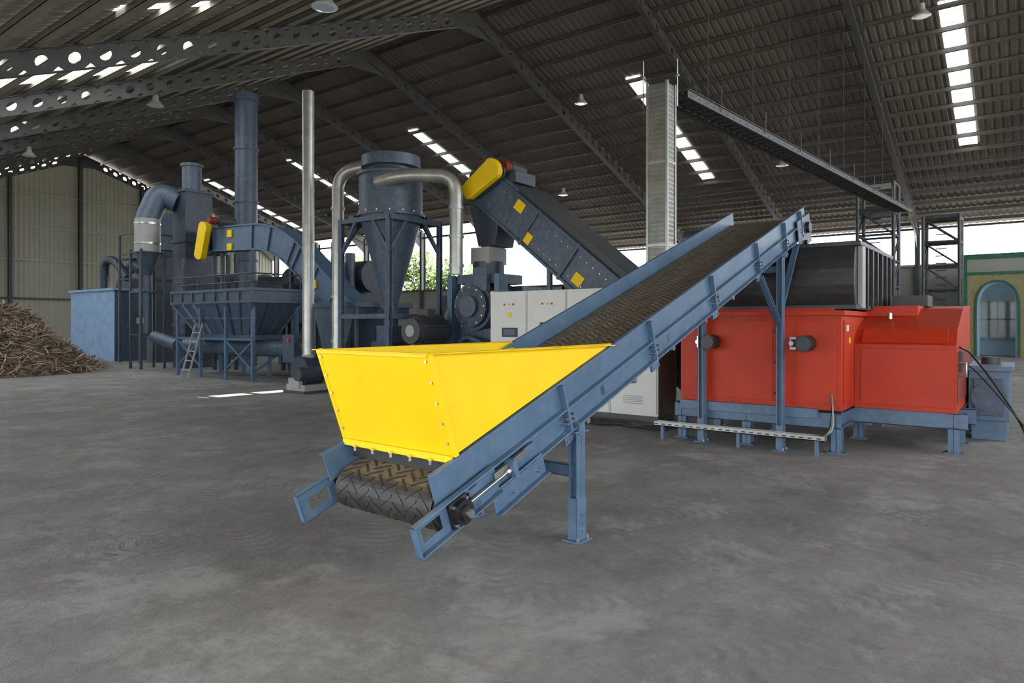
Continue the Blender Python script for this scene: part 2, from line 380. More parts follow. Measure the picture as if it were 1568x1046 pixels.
# ---------------------------------------------------------------- front belt conveyor
th=math.atan(.35)
P0=V((2.81,2.74,.73)); YAW=Matrix.Rotation(math.radians(-2),4,'Z')
MC=Matrix.Translation(P0)@YAW@Matrix.Rotation(-th,4,'Y')
MY=Matrix.Translation(P0)@YAW
conv=empty('belt_conveyor')
LC=7.6
f=B('side_frames',MC)
for y,s in ((0,1),(1.0,-1)):
    ya,yb=(y-.004,y+.004)
    f.box(BLUE,.0,LC-.05,ya,yb,-.20,0)
    f.box(BLUE,.0,LC-.05,min(y,y-s*.035),max(y,y-s*.035),-.008,0)
    f.box(BLUE,.28,LC,min(y,y-s*.05),max(y,y-s*.05),-.212,-.20)
    f.box(BLUE,.28,LC,min(y,y-s*.05),max(y,y-s*.05),-.385,-.373)
    f.box(BLUE,.28,LC,min(y,y+s*.008),max(y,y+s*.008),-.385,-.20)
    for xj in (1.35,2.75,4.15,5.5,6.55,7.25):
        f.box(BLUE,xj-.012,xj+.012,min(y,y-s*.055),max(y,y-s*.055),-.375,-.02)
        f.box(BLUE,xj-.07,xj+.07,min(y,y-s*.02),max(y,y-s*.02),-.47,-.37)
        for dx in (-.045,.045):
            for z in (-.44,-.30,-.26):
                f.cyl(STEEL,(xj+dx,y,z),(xj+dx,y-s*.066 if z>-.4 else y-s*.032,z),.010,seg=6,smooth=False)
    yo=y-s*.03; y1,y2=sorted((yo,yo-s*.010))
    f.box(BLUE,-.245,.32,y1,y2,-.235,-.18); f.box(BLUE,-.245,.32,y1,y2,-.38,-.325)
    f.box(BLUE,-.245,-.175,y1,y2,-.325,-.235); f.box(BLUE,-.015,.05,y1,y2,-.325,-.235); f.box(BLUE,.24,.5,y1,y2,-.38,-.18)
    yf=sorted((yo,yo-s*.05)); f.box(BLUE,-.245,.5,yf[0],yf[1],-.19,-.18); f.box(BLUE,-.245,.5,yf[0],yf[1],-.38,-.37); f.box(BLUE,-.245,-.235,yf[0],yf[1],-.38,-.18)
    f.box(BLUE,.42,.98,y1,y2,-.50,-.36); f.box(BLUE,.42,.98,yf[0],yf[1],-.51,-.50); f.box(BLUE,.44,.92,y1-.006,y2+.006,-.30,-.24)
    f.cyl(STEEL,(.06,yo-s*.04,-.28),(.62,yo-s*.04,-.28),.012,seg=10)
    f.cyl(STEEL,(.56,yo-s*.04,-.28),(.60,yo-s*.04,-.28),.024,seg=6,smooth=False)
    f.box(BLUE,.60,.64,min(yo,yo-s*.08),max(yo,yo-s*.08),-.33,-.22)
    f.box(GALVD,.46,.8,min(yo-s*.02,yo-s*.035),max(yo-s*.02,yo-s*.035),-.275,-.235)
    f.box(BLK,.04,.20,min(yo,yo-s*.035),max(yo,yo-s*.035),-.37,-.21)
    f.cyl(BLK,(.12,yo,-.29),(.12,yo-s*.075,-.29),.075,seg=24); f.cyl(BLK,(.12,yo-s*.07,-.29),(.12,yo-s*.10,-.29),.05,seg=24)
    f.cyl(STEEL,(.12,yo,-.29),(.12,yo-s*.125,-.29),.026,seg=16)
    for dx,dz in ((-.06,-.06),(.06,-.06),(-.06,.06),(.06,.06)): f.cyl(STEEL,(.12+dx,yo,-.29+dz),(.12+dx,yo-s*.055,-.29+dz),.012,seg=6,smooth=False)
    for xx in (.62,.9): 
        f.cyl(STEEL,(xx,yo,-.45),(xx,yo-s*.035,-.45),.014,seg=6,smooth=False)
    f.box(BLUE2,7.05,7.62,min(y-s*.03,y-s*.045),max(y-s*.03,y-s*.045),-.52,-.12)
    f.cyl(BLK,(7.42,y-s*.03,-.28),(7.42,y-s*.10,-.28),.075,seg=20)
    f.cyl(BLK,(7.28,y-s*.03,-.46),(7.28,y-s*.09,-.46),.035,seg=14)
for xx in (.75,1.9,3.1,4.3,5.5,6.7): f.beam(BLUE2,(xx,0,-.30),(xx,1,-.30),.06,.08)
f.done(conv,bevel=.003)
f=B('gear_motor',MC); f.box(BLUED,7.25,7.5,1.06,1.3,-.5,-.15); f.cyl(BLUED,(7.37,1.3,-.3),(7.37,1.7,-.3),.13,seg=20); f.done(conv,bevel=.01)
# belt loop
rD=.128; xa,xb,zc=.12,7.42,-.29; Lt=xb-xa; arc=math.pi*rD; TOT=2*Lt+2*arc
def bp(s,off=0):
    s%=TOT; R=rD+off
    if s<Lt: return V((xa+s,0,zc+R)),V((1,0,0)),V((0,0,1))
    s-=Lt
    if s<arc:
        t=s/rD; return V((xb+math.sin(t)*R,0,zc+math.cos(t)*R)),V((math.cos(t),0,-math.sin(t))),V((math.sin(t),0,math.cos(t)))
    s-=arc
    if s<Lt: return V((xb-s,0,zc-R)),V((-1,0,0)),V((0,0,-1))
    s-=Lt; t=s/rD
    return V((xa-math.sin(t)*R,0,zc-math.cos(t)*R)),V((-math.cos(t),0,math.sin(t))),V((-math.sin(t),0,-math.cos(t)))
b=B('chevron_belt',MC)
ss=sorted(set([0,Lt,Lt+arc,2*Lt+arc]+[Lt+arc*i/16 for i in range(17)]+[2*Lt+arc+arc*i/16 for i in range(16)]+[Lt*i/20 for i in range(20)]+[Lt+arc+Lt*i/20 for i in range(20)]))
vs=[];
for s in ss:
    for off in (0,.012):
        q,_,_=bp(s,off)
        for y in (.045,.955): vs.append((q.x,y,q.z))
n=len(ss); fs=[]
for i in range(n):
    j=(i+1)%n; o,p_=i*4,j*4
    fs+= [(o+2,o+3,p_+3,p_+2),(o,p_,p_+1,o+1),(o,o+2,p_+2,p_),(o+1,p_+1,p_+3,o+3)]
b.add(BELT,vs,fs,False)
# herringbone of short low cleats: alternating columns lean opposite ways, staggered
pitch=TOT/round(TOT/.075)
NS=8; y_a,y_b=.06,.94; dyy=(y_b-y_a)/NS
s=0
while s<TOT-.01:
    for i in range(NS):
        st=s+(pitch/2 if i%2 else 0)
        s0,s1=(st,st+.07) if i%2==0 else (st+.07,st)
        y0,y1=y_a+i*dyy+.006,y_a+(i+1)*dyy-.006
        sub=3 if (s>TOT-arc-.12 or s<.05) else 1
        for u in range(sub):
            a0=s0+(s1-s0)*u/sub; a1=s0+(s1-s0)*(u+1)/sub; b0=y0+(y1-y0)*u/sub; b1=y0+(y1-y0)*(u+1)/sub
            pts=[]
            for (off) in (.010,.0165):
                for (sc,yc,dd) in ((a0,b0,-.008),(a0,b0,.008),(a1,b1,.008),(a1,b1,-.008)):
                    q,_,_=bp(sc+dd,off); pts.append((q.x,yc,q.z))
            b.hexa(CLEAT,pts)
    s+=pitch
b.done(conv)
b=B('rollers',MC)
b.cyl(DGREY,(xa,.03,zc),(xa,.97,zc),rD-.004,seg=28); b.cyl(DGREY,(xb,.03,zc),(xb,.97,zc),rD-.004,seg=28)
for i in range(9): b.cyl(STEEL,(.9+i*.78,.03,-.455),(.9+i*.78,.97,-.455),.025,seg=12)
b.done(conv)
b=B('belt_pan',MC); b.box(DGREY,.4,7.1,.02,.98,-.215,-.20); b.done(conv)
# legs
lg=B('support_legs',MY)
z0=-P0.z
def leg(x,y,zt,s):
    lg.beam(BLUE,(x,y,z0+.01),(x,y,zt),.11,.075,up=(0,1,0),kind='I',t=.012)
    lg.box(BLUE,x-.09,x+.09,y-.08,y+.08,z0,z0+.014)
    lg.box(BLUE,x-.09,x+.09,y-.05,y+.05,zt-.012,zt)
    for dx in (-.065,.065): lg.cyl(STEEL,(x+dx,y-.05,z0),(x+dx,y-.05,z0+.04),.012,seg=6,smooth=False)
    for z in (.08,.13,.2): lg.cyl(STEEL,(x,y-.04,z0+z),(x,y-.055,z0+z),.014,seg=6,smooth=False)
    lg.box(BLUE,x-.055,x+.055,y-.045,y+.045,z0,z0+.32)
for y,s in ((-.02,1),(1.02,-1)):
    leg(1.5,y,.08,s)
    lg.beam(BLUE,(1.5,y,.05),(1.5,y,.14),.1,.07)
    leg(6.1,y,1.72,s)
    lg.beam(BLUE,(5.35,y,1.42),(6.06,y,.85),.07,.05,kind='C')
    lg.beam(BLUE,(6.75,y,1.92),(6.14,y,1.1),.07,.05,kind='C')
lg.beam(BLUE,(1.5,0,-.22),(1.5,1,-.22),.06,.09,kind='C')
lg.beam(BLUE,(1.5,.3,-.24),(.85,.3,-.12),.05,.07)
lg.beam(BLUE,(6.1,0,1.55),(6.1,1,1.55),.06,.09,kind='C')
lg.done(conv,bevel=.003)
# yellow hopper
h=B('yellow_feed_hopper',MY)
xt,xbn,zt_,xe=-.01,.21,.70,2.0
T=.008
def zl(x): return .35*x+.012
for y,s in ((-.012,1),(1.012,-1)):
    h.prism(YEL,[(xt,y,zt_),(xbn,y,zl(xbn)),(xe,y,zl(xe)),(xe,y,zt_)],(0,s*T,0))
    h.box(YEL,xt,xe,min(y,y-s*.035),max(y,y-s*.035),zt_-.006,zt_)
    h.beam(YEL,(xt,y-s*.012,zt_),(xbn,y-s*.012,zl(xbn)),.03,.03,up=(0,1,0))
    h.quad(YEL,[(xbn,y+s*.01,.5),(xe,y+s*.01,.66),(xe,y+s*.12,.60),(xbn,y+s*.12,.02)])
h.prism(YEL,[(xt-.01,-.02,zt_),(xt-.01,1.02,zt_),(xbn-.01,1.02,zl(xbn)),(xbn-.01,-.02,zl(xbn))],(T,0,.0))
h.box(YEL,xt-.04,xt,-.045,1.045,zt_-.006,zt_)
h.beam(YEL,(xt-.012,-.02,zt_-.012),(xt-.012,1.02,zt_-.012),.02,.025)
h.box(BLK,xbn-.005,xbn+.005,.06,.94,-.03,.09)
h.box(YEL,xbn-.035,xbn-.01,-.01,1.01,.045,.085)
for k in range(5): 
    yy=.14+k*.18; h.cyl(STEEL,(xbn-.05,yy,.055),(xbn-.05,yy,.02),.009,seg=6,smooth=False)
    h.box(YEL,xbn-.062,xbn-.03,yy-.012,yy+.012,.048,.058)
for k in range(5):
    t=(k+.4)/5; 
    for yy in (.0,1.0): h.cyl(STEEL,(xt+(xbn-xt)*t-.012,yy,zt_+(zl(xbn)-zt_)*t),(xt+(xbn-xt)*t-.024,yy,zt_+(zl(xbn)-zt_)*t),.009,seg=6,smooth=False)
h.done(conv)

# ---------------------------------------------------------------- red shredder
sh=empty('red_shredder')
r=B('housing')
r.box(RED,9.1,12.0,1.84,3.92,.52,1.72)
r.box(RED,9.06,12.05,1.80,3.96,1.70,1.76)
for (ya,yb) in ((1.9,2.62),(2.66,3.86)):
    r.box(RED,9.085,9.1,ya,yb,.6,1.64)
r.box(RED,9.2,9.75,1.825,1.84,.6,1.64)
for z in (.7,1.1,1.5):
    r.cyl(DGREY,(9.09,2.64,z),(9.06,2.64,z),.015,seg=10)
r.box(YEL,9.45,9.52,1.818,1.825,1.35,1.42); r.box(WHT,9.3,9.42,1.818,1.825,1.5,1.58)
for yy in [1.87+.22*i for i in range(10)]:
    r.cyl(DGREY,(9.09,yy,1.67),(9.075,yy,1.67),.008,seg=6); r.cyl(DGREY,(9.09,yy,.56),(9.08,yy,.56),.008,seg=6)
prof=[(9.86,.5),(9.86,1.33),(10.02,1.52),(10.9,1.80),(12.1,1.86),(12.1,.5)]
r.prism(RED,[(x,.71,z) for x,z in prof],(0,1.13,0))
r.prism(RED,[(9.845,.74,.56),(9.845,.74,1.28),(9.86,.74,1.28),(9.86,.74,.56)],(0,1.02,0))
r.prism(RED,[(9.84,.80,1.36),(9.99,.80,1.53),(10.01,.80,1.50),(9.87,.80,1.33)],(0,.95,0))
r.box(REDD,9.9,12.0,.70,.71,.62,1.25); 
r.box(BLK,10.0,10.25,.67,.71,1.0,1.25); r.tube(STEEL,[(10.0,.70,1.12),(9.98,.62,1.12),(9.98,.62,.95),(10.0,.70,.95)],.015,seg=8)
r.box(RED,9.4,11.9,2.0,3.8,1.76,1.80); r.box(RED,10.6,12.0,1.2,1.84,1.70,1.84)
r.box(DGREY,11.2,11.8,1.15,1.6,1.84,2.0); r.cyl(STEEL,(10.4,1.5,1.66),(10.4,1.5,1.74),.03,seg=12)
r.done(sh,bevel=.012)
r=B('hydraulic_clamps')
for y in (2.22,3.44):
    r.box(STEEL,8.98,9.085,y+.12,y+.2,1.27,1.43); r.cyl(BLK,(8.86,y,1.35),(9.08,y,1.35),.10,seg=24); r.cyl(STEEL,(8.9,y+.16,1.35),(8.97,y+.16,1.35),.03,seg=12); r.cyl(DGREY,(8.84,y,1.35),(8.87,y,1.35),.085,seg=24)
    r.box(BLK,8.97,9.06,y-.02,y+.18,1.30,1.40)
r.done(sh,bevel=.004)
r=B('skid_base')
r.beam(BLUE,(9.15,1.84,.40),(9.15,4.0,.40),.14,.2,kind='C'); r.beam(BLUE,(10.0,.6,.40),(10.0,1.9,.40),.14,.2,kind='C')
for x in (10.6,11.9): r.beam(BLUE,(x,.55,.40),(x,4.0,.40),.14,.2,kind='C')
for y in (.75,1.9,3.0,3.9):
    xs=9.93 if y<1 else 9.08
    r.beam(BLUE,(xs,y,.40),(12.1,y,.40),.12,.18,kind='I')
    for x in ((10.0,10.9,11.9) if y<1 else (9.15,10.5,11.9)):
        r.beam(BLUE,(x,y,0),(x,y,.32),.12,.12,kind='I'); r.box(BLUE,x-.1,x+.1,y-.1,y+.1,0,.015)
r.box(BLUE,9.02,9.1,2.1,3.9,.42,.54)
r.done(sh,bevel=.003)
r=B('gearbox')
r.box(BLUE,11.3,12.6,.22,.68,.28,.95); r.box(BLUE,11.25,12.65,.18,.70,.95,1.02); r.box(BLUE2,11.26,11.3,.28,.62,.35,.85)
r.cyl(BLUE2,(11.24,.45,.6),(11.3,.45,.6),.2,seg=24); r.box(BLUE,11.4,12.5,.25,.65,0,.28); r.cyl(DGREY,(12.0,.45,1.02),(12.0,.45,1.12),.12)
r.done(sh,bevel=.008)
r=B('hydraulic_hoses')
r.tube(BLK,fillet([(10.2,.70,1.3),(10.4,.62,1.25),(10.9,.42,.9),(11.1,.12,.35),(11.5,.02,.02),(12.4,.0,.02)],.4),.013)
r.tube(BLK,fillet([(10.3,.70,1.1),(10.5,.60,1.05),(10.95,.36,.7),(11.1,.02,.2),(11.6,-.1,.015),(12.6,-.1,.015)],.3),.010)
r.done(sh)
r=B('black_rubber_hopper')
pts=[]
for i in range(9):
    t=i/8; pts.append((9.62-.10*math.sin(t*math.pi)+(.0 if t<1 else 0),1.78+.84*t))
pts.append((9.80,2.66)); pts.append((12.2,2.66)); pts.append((12.2,1.78))
r.prism(RUB,[(x,1.78,z) for x,z in pts],(0,1.9,0))
for k in range(7):
    x=9.75+k*.37; r.box(GREY if k==0 else RUB,x,x+(.2 if k==0 else .07),1.72,1.78,1.80,2.62)
r.box(RUB,9.60,12.22,1.72,3.7,2.60,2.66); r.box(DGREY,9.5,12.2,1.75,3.72,1.78,1.84)
r.done(sh,bevel=.006)
t=B('cable_tray')
t.box(GALV,8.72,8.84,1.95,4.15,.19,.20); t.box(GALV,8.72,8.73,1.95,4.15,.19,.25); t.box(GALV,8.83,8.84,1.95,4.15,.19,.25)
for k in range(22): t.box(BLK,8.718,8.72,1.99+k*.1,2.04+k*.1,.21,.225)
for y in (2.05,3.0,4.05): t.box(BLUE,8.76,8.80,y-.02,y+.02,0,.19)
for k in range(4): t.tube(GREY if k%2 else BLK,fillet([(8.75+k*.022,3.8,.215),(8.75+k*.022,2.0,.23),(8.92,1.93-.01*k,.3),(9.0,1.92,.55),(9.08,1.95,.72)],.25),.013,seg=8)
t.done(sh)

# ---------------------------------------------------------------- electrical cabinets
e=B('control_cabinet_row')
ye=[4.69,5.55,6.4,7.25,8.1]
for i in range(4):
    a0,a1=ye[i],ye[i+1]
    e.box(WHT,10.0,10.6,a0+.004,a1-.004,.12,2.19); e.box(WHT,9.985,10.0,a0+.02,a1-.02,.16,2.15)
    e.box(BLK,9.975,9.985,a0+.06,a0+.09,1.1,1.25)
    for k in range(5): e.box(GREY,9.98,9.986,a0+.25,a1-.25,.3+k*.03,.312+k*.03)
    for k in range(3): e.cyl(YEL if k==1 else LABEL,(9.986,a0+.3+k*.1,1.95),(9.965,a0+.3+k*.1,1.95),.018,seg=12)
e.box(BROWN,10.0,10.6,4.675,4.69,.12,2.19); e.box(DGREY,10.02,10.58,4.7,8.09,.0,.12)
e.box(BLK,9.965,9.985,7.45,7.8,1.35,1.52); e.box(BLUE2,9.96,9.97,7.5,7.75,1.38,1.49); e.box(YEL,9.97,9.985,7.6,7.68,1.72,1.8); e.box(BLK,9.97,9.985,6.7,6.95,1.5,1.62)
e.done(bevel=.004)
cb=B('floor_cables')
for k in range(9):
    pts=[(9.5+random.uniform(-.3,.35),4.3+i*.35+random.uniform(-.1,.1),.02+random.uniform(0,.03)) for i in range(8)]
    cb.tube(BLK,fillet(pts,.2,4),.014,seg=6)
cb.done()
d=B('galvanised_cable_riser')
d.box(GALVD,10.68,11.0,4.85,5.2,0,5.65)
for k in range(70):
    z=.15+k*.078
    d.box(GALV,10.676,10.68,4.90,5.15,z,z+.010); d.box(GALV,10.72,10.96,4.846,4.85,z,z+.025)
for z in (1.5,2.9,4.3): d.box(GALV,10.66,11.02,4.83,5.22,z,z+.05)
for x,y in ((10.68,4.85),(10.68,5.2),(11.0,4.85)): d.beam(GALV,(x,y,0),(x,y,5.68),.045,.045)
for x,y in ((10.72,5.3),(10.95,4.78)): d.cyl(STEEL,(x,y,5.3),(x,y,6.1),.01,seg=6); d.box(STEEL,x-.03,x+.03,y-.03,y+.03,5.8,5.83)
d.done(bevel=.002)
d=B('overhead_cable_ladder')
A0,A1=V((11.2,4.93,5.55)),V((28,3.6,5.6)); di=(A1-A0).normalized(); sd=di.cross(V((0,0,1))).normalized()
for s in (-.25,.25):
    d.beam(FRAME,A0+sd*s,A1+sd*s,.04,.16,kind='C'); 
for k in range(58): 
    q=A0+(A1-A0)*(k+.5)/58; d.beam(FRAME,q-sd*.25,q+sd*.25,.05,.03)
for k in range(8):
    q=A0+(A1-A0)*(k+.6)/8
    for s in (-.27,.27): d.cyl(FRAME,q+sd*s,q+sd*s+V((0,0,.45)),.012,seg=6)
    d.cyl(FRAME,q,V((q.x,q.y,zr(q.x)-.2)),.006,seg=5)
for k in range(5): d.beam(BLK,A0+sd*(-.18+k*.09)+V((0,0,.03)),A1+sd*(-.18+k*.09)+V((0,0,.03)),.05,.04)
d.done()

# ---------------------------------------------------------------- scaffold towers
def scaffold(cx,cy,w,H,name):
    b=B(name)
    for sx in (-1,1):
        for sy in (-1,1): b.cyl(DGREY,(cx+sx*w,cy+sy*w,0),(cx+sx*w,cy+sy*w,H),.07,seg=8)
    z=1.0
    while z<=H:
        for s in (-1,1):
            b.cyl(DGREY,(cx-w,cy+s*w,z),(cx+w,cy+s*w,z),.05,seg=6); b.cyl(DGREY,(cx+s*w,cy-w,z),(cx+s*w,cy+w,z),.05,seg=6)
            if z+1<H: b.cyl(DGREY,(cx-w,cy+s*w,z),(cx+w,cy+s*w,z+1),.035,seg=6); b.cyl(DGREY,(cx+s*w,cy-w,z),(cx+s*w,cy+w,z+1),.035,seg=6)
        z+=1.0
    b.box(DGREY,cx-w,cx+w,cy-w,cy+w,H-1.15,H-1.05); b.box(DGREY,cx-w,cx+w,cy-w,cy+w,H-.05,H+.02)
    for k in range(int(H/.3)): b.cyl(DGREY,(cx-w,cy-w*.3,.2+k*.3),(cx-w,cy+w*.3,.2+k*.3),.025,seg=6)
    b.done()
scaffold(30,4.75,.62,7.0,'scaffold_tower'); scaffold(34,2.95,.64,6.1,'scaffold_tower')

# ---------------------------------------------------------------- inclined conveyor 2 (behind)
c2=empty('inclined_screw_conveyor')
b=B('trough')
hd,tl=V((11.2,9.26,4.5)),V((11.2,4.3,.55)); dv=(hd-tl).normalized(); nv=V((0,-dv.z,dv.y)); 
if nv.z<0: nv=-nv
H2=.37; W2=.75
def Q(t,n_,x): return tl+dv*t+nv*n_+V((x,0,0))
LL=(hd-tl).length
b.hexa(BLUE2,[Q(0,-H2,0),Q(LL,-H2,0),Q(LL,-H2,W2),Q(0,-H2,W2),Q(0,H2,0),Q(LL,H2,0),Q(LL,H2,W2),Q(0,H2,W2)])
for n_ in (-H2,H2): b.hexa(BLUE2,[Q(0,n_-.03,-.04),Q(LL,n_-.03,-.04),Q(LL,n_-.03,W2+.04),Q(0,n_-.03,W2+.04),Q(0,n_+.03,-.04),Q(LL,n_+.03,-.04),Q(LL,n_+.03,W2+.04),Q(0,n_+.03,W2+.04)])
b.hexa(DGREY,[Q(.1,H2+.03,.05),Q(LL-.8,H2+.03,.05),Q(LL-.8,H2+.03,W2+.25),Q(.1,H2+.03,W2+.25),Q(.1,H2+.18,.05),Q(LL-.8,H2+.18,.05),Q(LL-.8,H2+.18,W2+.25),Q(.1,H2+.18,W2+.25)])
for t in (1.2,2.4,3.6,4.8): b.hexa(BLUE2,[Q(t-.03,-H2-.05,-.05),Q(t+.03,-H2-.05,-.05),Q(t+.03,-H2-.05,0),Q(t-.03,-H2-.05,0),Q(t-.03,H2+.05,-.05),Q(t+.03,H2+.05,-.05),Q(t+.03,H2+.05,0),Q(t-.03,H2+.05,0)])
for i in range(34):
    for n_ in (-.22,.22): 
        q=Q(.2+i*.18,n_,0); b.cyl(STEEL,q,q+V((-.018,0,0)),.012,seg=6)
for t,n_ in ((5.15,.2),(4.6,-.2),(3.1,-.15)):
    b.hexa(YEL,[Q(t,n_-.11,-.02),Q(t+.24,n_-.11,-.02),Q(t+.24,n_-.11,0),Q(t,n_-.11,0),Q(t,n_+.11,-.02),Q(t+.24,n_+.11,-.02),Q(t+.24,n_+.11,0),Q(t,n_+.11,0)])
b.prism(BLUE2,[Q(LL-1.0,-H2,-.01),Q(LL+.35,-H2,-.01),Q(LL+.5,0,-.01),Q(LL+.3,H2+.1,-.01),Q(LL-.8,H2+.1,-.01)],(W2+.02,0,0))
b.prism(BLUED,[(11.25,9.75,4.35),(11.25,8.85,3.9),(11.25,9.0,3.25),(11.25,9.45,3.25)],(.65,0,0))
for y in (6.0,7.6):
    for x in (11.25,11.9): b.beam(BLUE2,(x,y,0),(x,y,.55+(y-4.3)*.796-.4),.09,.09)
b.done(c2,bevel=.006)
b=B('drive_guard')
gc=V((11.02,9.12,4.58)); gd=V((0,-.86,.51)); gn=V((0,.51,.86))
def obround(gc,gd,gn,hl,r0,r1):
    pp=[]
    for i in range(9): t=math.pi/2+math.pi*i/8; pp.append(gc-gd*hl+(gd*math.cos(t)*.55*r0+gn*math.sin(t)*r0))
    for i in range(9): t=-math.pi/2+math.pi*i/8; pp.append(gc+gd*hl+(gd*math.cos(t)*.7*r1+gn*math.sin(t)*r1))
    return pp
pp=obround(gc,gd,gn,.40,.18,.23)
b.prism(YEL,pp,(-.16,0,0)); b.prism(DGREY,[p_+V((.05,0,0)) for p_ in pp],(.06,0,0))
b.done(c2,bevel=.02)
b=B('drive_motor')
m0=gc+gd*.45+V((.1,0,0.05)); b.cyl(REDD,m0,m0+V((.25,0,0)),.16,seg=18); b.cyl(DGREY,m0+V((.2,0,0)),m0+V((.7,0,0)),.17,seg=20)
b.box(BLUED,11.2,11.9,8.4,8.95,4.5,4.75); b.done(c2,bevel=.01)

# pellet mill beneath
pm=B('pellet_mill')
pm.box(BLUE2,10.75,12.0,8.55,9.75,0,.25); pm.box(BLUE2,10.85,11.7,8.7,9.6,.25,1.5)
pm.cyl(BLUE2,(10.72,9.15,1.95),(11.8,9.15,1.95),.50,seg=32); pm.cyl(BLUED,(10.62,9.15,1.95),(10.72,9.15,1.95),.43,seg=32); pm.cyl(BLUE2,(10.54,9.15,1.95),(10.62,9.15,1.95),.22,seg=24)
for k in range(12):
    t=k*math.pi/6; pm.cyl(STEEL,(10.60,9.15+math.cos(t)*.38,1.95+math.sin(t)*.38),(10.64,9.15+math.cos(t)*.38,1.95+math.sin(t)*.38),.018,seg=6)
pm.box(BLUE2,10.8,11.7,8.6,9.65,2.42,2.62); pm.cyl(BLUED,(11.3,9.2,2.6),(11.3,9.2,2.9),.34,seg=24); pm.box(GREY,11.0,11.6,8.95,9.45,2.85,3.2)
pm.box(BLUE,10.7,11.0,8.45,8.58,.3,2.6); pm.box(BLUE,10.7,11.0,9.72,9.85,.3,2.6); pm.cyl(YEL,(10.60,8.55,2.2),(10.7,8.55,2.2),.05,seg=12)
pm.box(BLUE2,10.66,10.8,8.75,9.1,2.25,2.75); pm.box(BLUE2,11.7,12.4,8.6,9.6,.25,2.4)
pm.tube(BLUE2,fillet([(10.68,8.6,.5),(10.55,8.7,1.2),(10.6,9.3,1.35),(10.68,9.7,.9)],.2),.05)
pm.done(bevel=.01)
mo=B('electric_drive_motor')
mo.box(BLUED,9.75,10.5,9.45,10.25,0,1.15); mo.cyl(DGREY,(9.75,9.85,1.45),(10.5,9.85,1.45),.28,seg=28); mo.cyl(DGREY,(9.62,9.85,1.45),(9.75,9.85,1.45),.26,seg=28); mo.cyl(GREY,(9.6,9.85,1.45),(9.62,9.85,1.45),.12,seg=28)
for k in range(24):
    t=2*math.pi*k/24; mo.beam(DGREY,(9.8,9.85+math.cos(t)*.30,1.45+math.sin(t)*.30),(10.45,9.85+math.cos(t)*.30,1.45+math.sin(t)*.30),.015,.05,up=(0,math.cos(t),math.sin(t)))
mo.box(DGREY,9.95,10.2,9.7,10.0,1.7,1.9); mo.done(bevel=.005)

# ---------------------------------------------------------------- cyclone
cy=empty('cyclone_separator'); C=V((10.35,11.2,0))
b=B('cyclone_body')
def ring(z,r0): b.cyl(BLUE2,C+V((0,0,z-.03)),C+V((0,0,z+.03)),r0+.05,seg=40)
b.cyl(BLUE2,C+V((0,0,3.95)),C+V((0,0,4.85)),.69,seg=40); b.cyl(BLUE2,C+V((0,0,4.85)),C+V((0,0,4.93)),.69,.5,seg=40)
b.cyl(BLUED,C+V((0,0,4.9)),C+V((0,0,5.05)),.50,seg=40); b.cyl(BLUE2,C+V((0,0,5.0)),C+V((0,0,5.24)),.64,seg=40); b.cyl(BLUE2,C+V((0,0,5.24)),C+V((0,0,5.34)),.66,.2,seg=40)
b.cyl(BLUE2,C+V((0,0,3.95)),C+V((0,0,1.95)),.69,.14,seg=40); ring(3.95,.69); ring(4.83,.69); ring(1.95,.14)
b.cyl(BLUE2,C+V((0,0,1.95)),C+V((0,0,1.5)),.16,seg=20); b.box(BLUE2,C.x-.22,C.x+.22,C.y-.22,C.y+.22,1.2,1.55)
b.box(BLUED,C.x-.3,C.x+.3,C.y-.3,C.y+.3,.6,1.2)
for k in range(16):
    t=k*math.pi/8; b.cyl(STEEL,C+V((math.cos(t)*.71,math.sin(t)*.71,3.97)),C+V((math.cos(t)*.71,math.sin(t)*.71,4.02)),.018,seg=6)
b.done(cy)
b=B('stand')
for x in (9.6,11.1):
    for y in (10.45,11.95): b.beam(BLUE2,(x,y,0),(x,y,3.85),.10,.10,kind='I'); b.box(BLUE2,x-.12,x+.12,y-.12,y+.12,0,.02)
for z in (3.8,1.75):
    for x in (9.6,11.1): b.beam(BLUE2,(x,10.45,z),(x,11.95,z),.08,.10)
    for y in (10.45,11.95): b.beam(BLUE2,(9.6,y,z),(11.1,y,z),.08,.10)
for y in (10.45,11.95): b.beam(BLUE2,(9.6,y,3.1),(10.1,y,3.8),.06,.06); b.beam(BLUE2,(11.1,y,3.1),(10.6,y,3.8),.06,.06)
for x in (9.6,11.1): b.beam(BLUE2,(x,10.45,3.1),(x,10.95,3.8),.06,.06); b.beam(BLUE2,(x,11.95,3.1),(x,11.45,3.8),.06,.06)
for t in range(4):
    a_=math.pi/4+t*math.pi/2; b.box(BLUE2,C.x+math.cos(a_)*.8-.08,C.x+math.cos(a_)*.8+.08,C.y+math.sin(a_)*.8-.08,C.y+math.sin(a_)*.8+.08,3.84,3.94)
b.done(cy,bevel=.003)
b=B('inlet_duct')
b.tube(GALV,fillet([(9.94,12.5,.9),(9.94,12.5,5.02),(10.3,11.75,5.15)],.5,10),.135,seg=20)
b.tube(GALV,fillet([(9.94,12.5,.9),(9.94,12.5,.45),(10.1,12.9,.3)],.3,6),.135,seg=20)
for z in (1.2,2.2,3.2,4.2): b.cyl(GALV,(9.94,12.5,z-.03),(9.94,12.5,z+.03),.155,seg=20)
b.tube(GALV,fillet([(9.80,11.0,4.6),(9.85,10.3,4.66),(10.6,9.5,4.66),(10.6,9.5,2.62)],.40,10),.14,seg=20)
for z in (2.8,3.4,4.0): b.cyl(GALV,(10.6,9.5,z-.03),(10.6,9.5,z+.03),.16,seg=20)
b.done(cy)

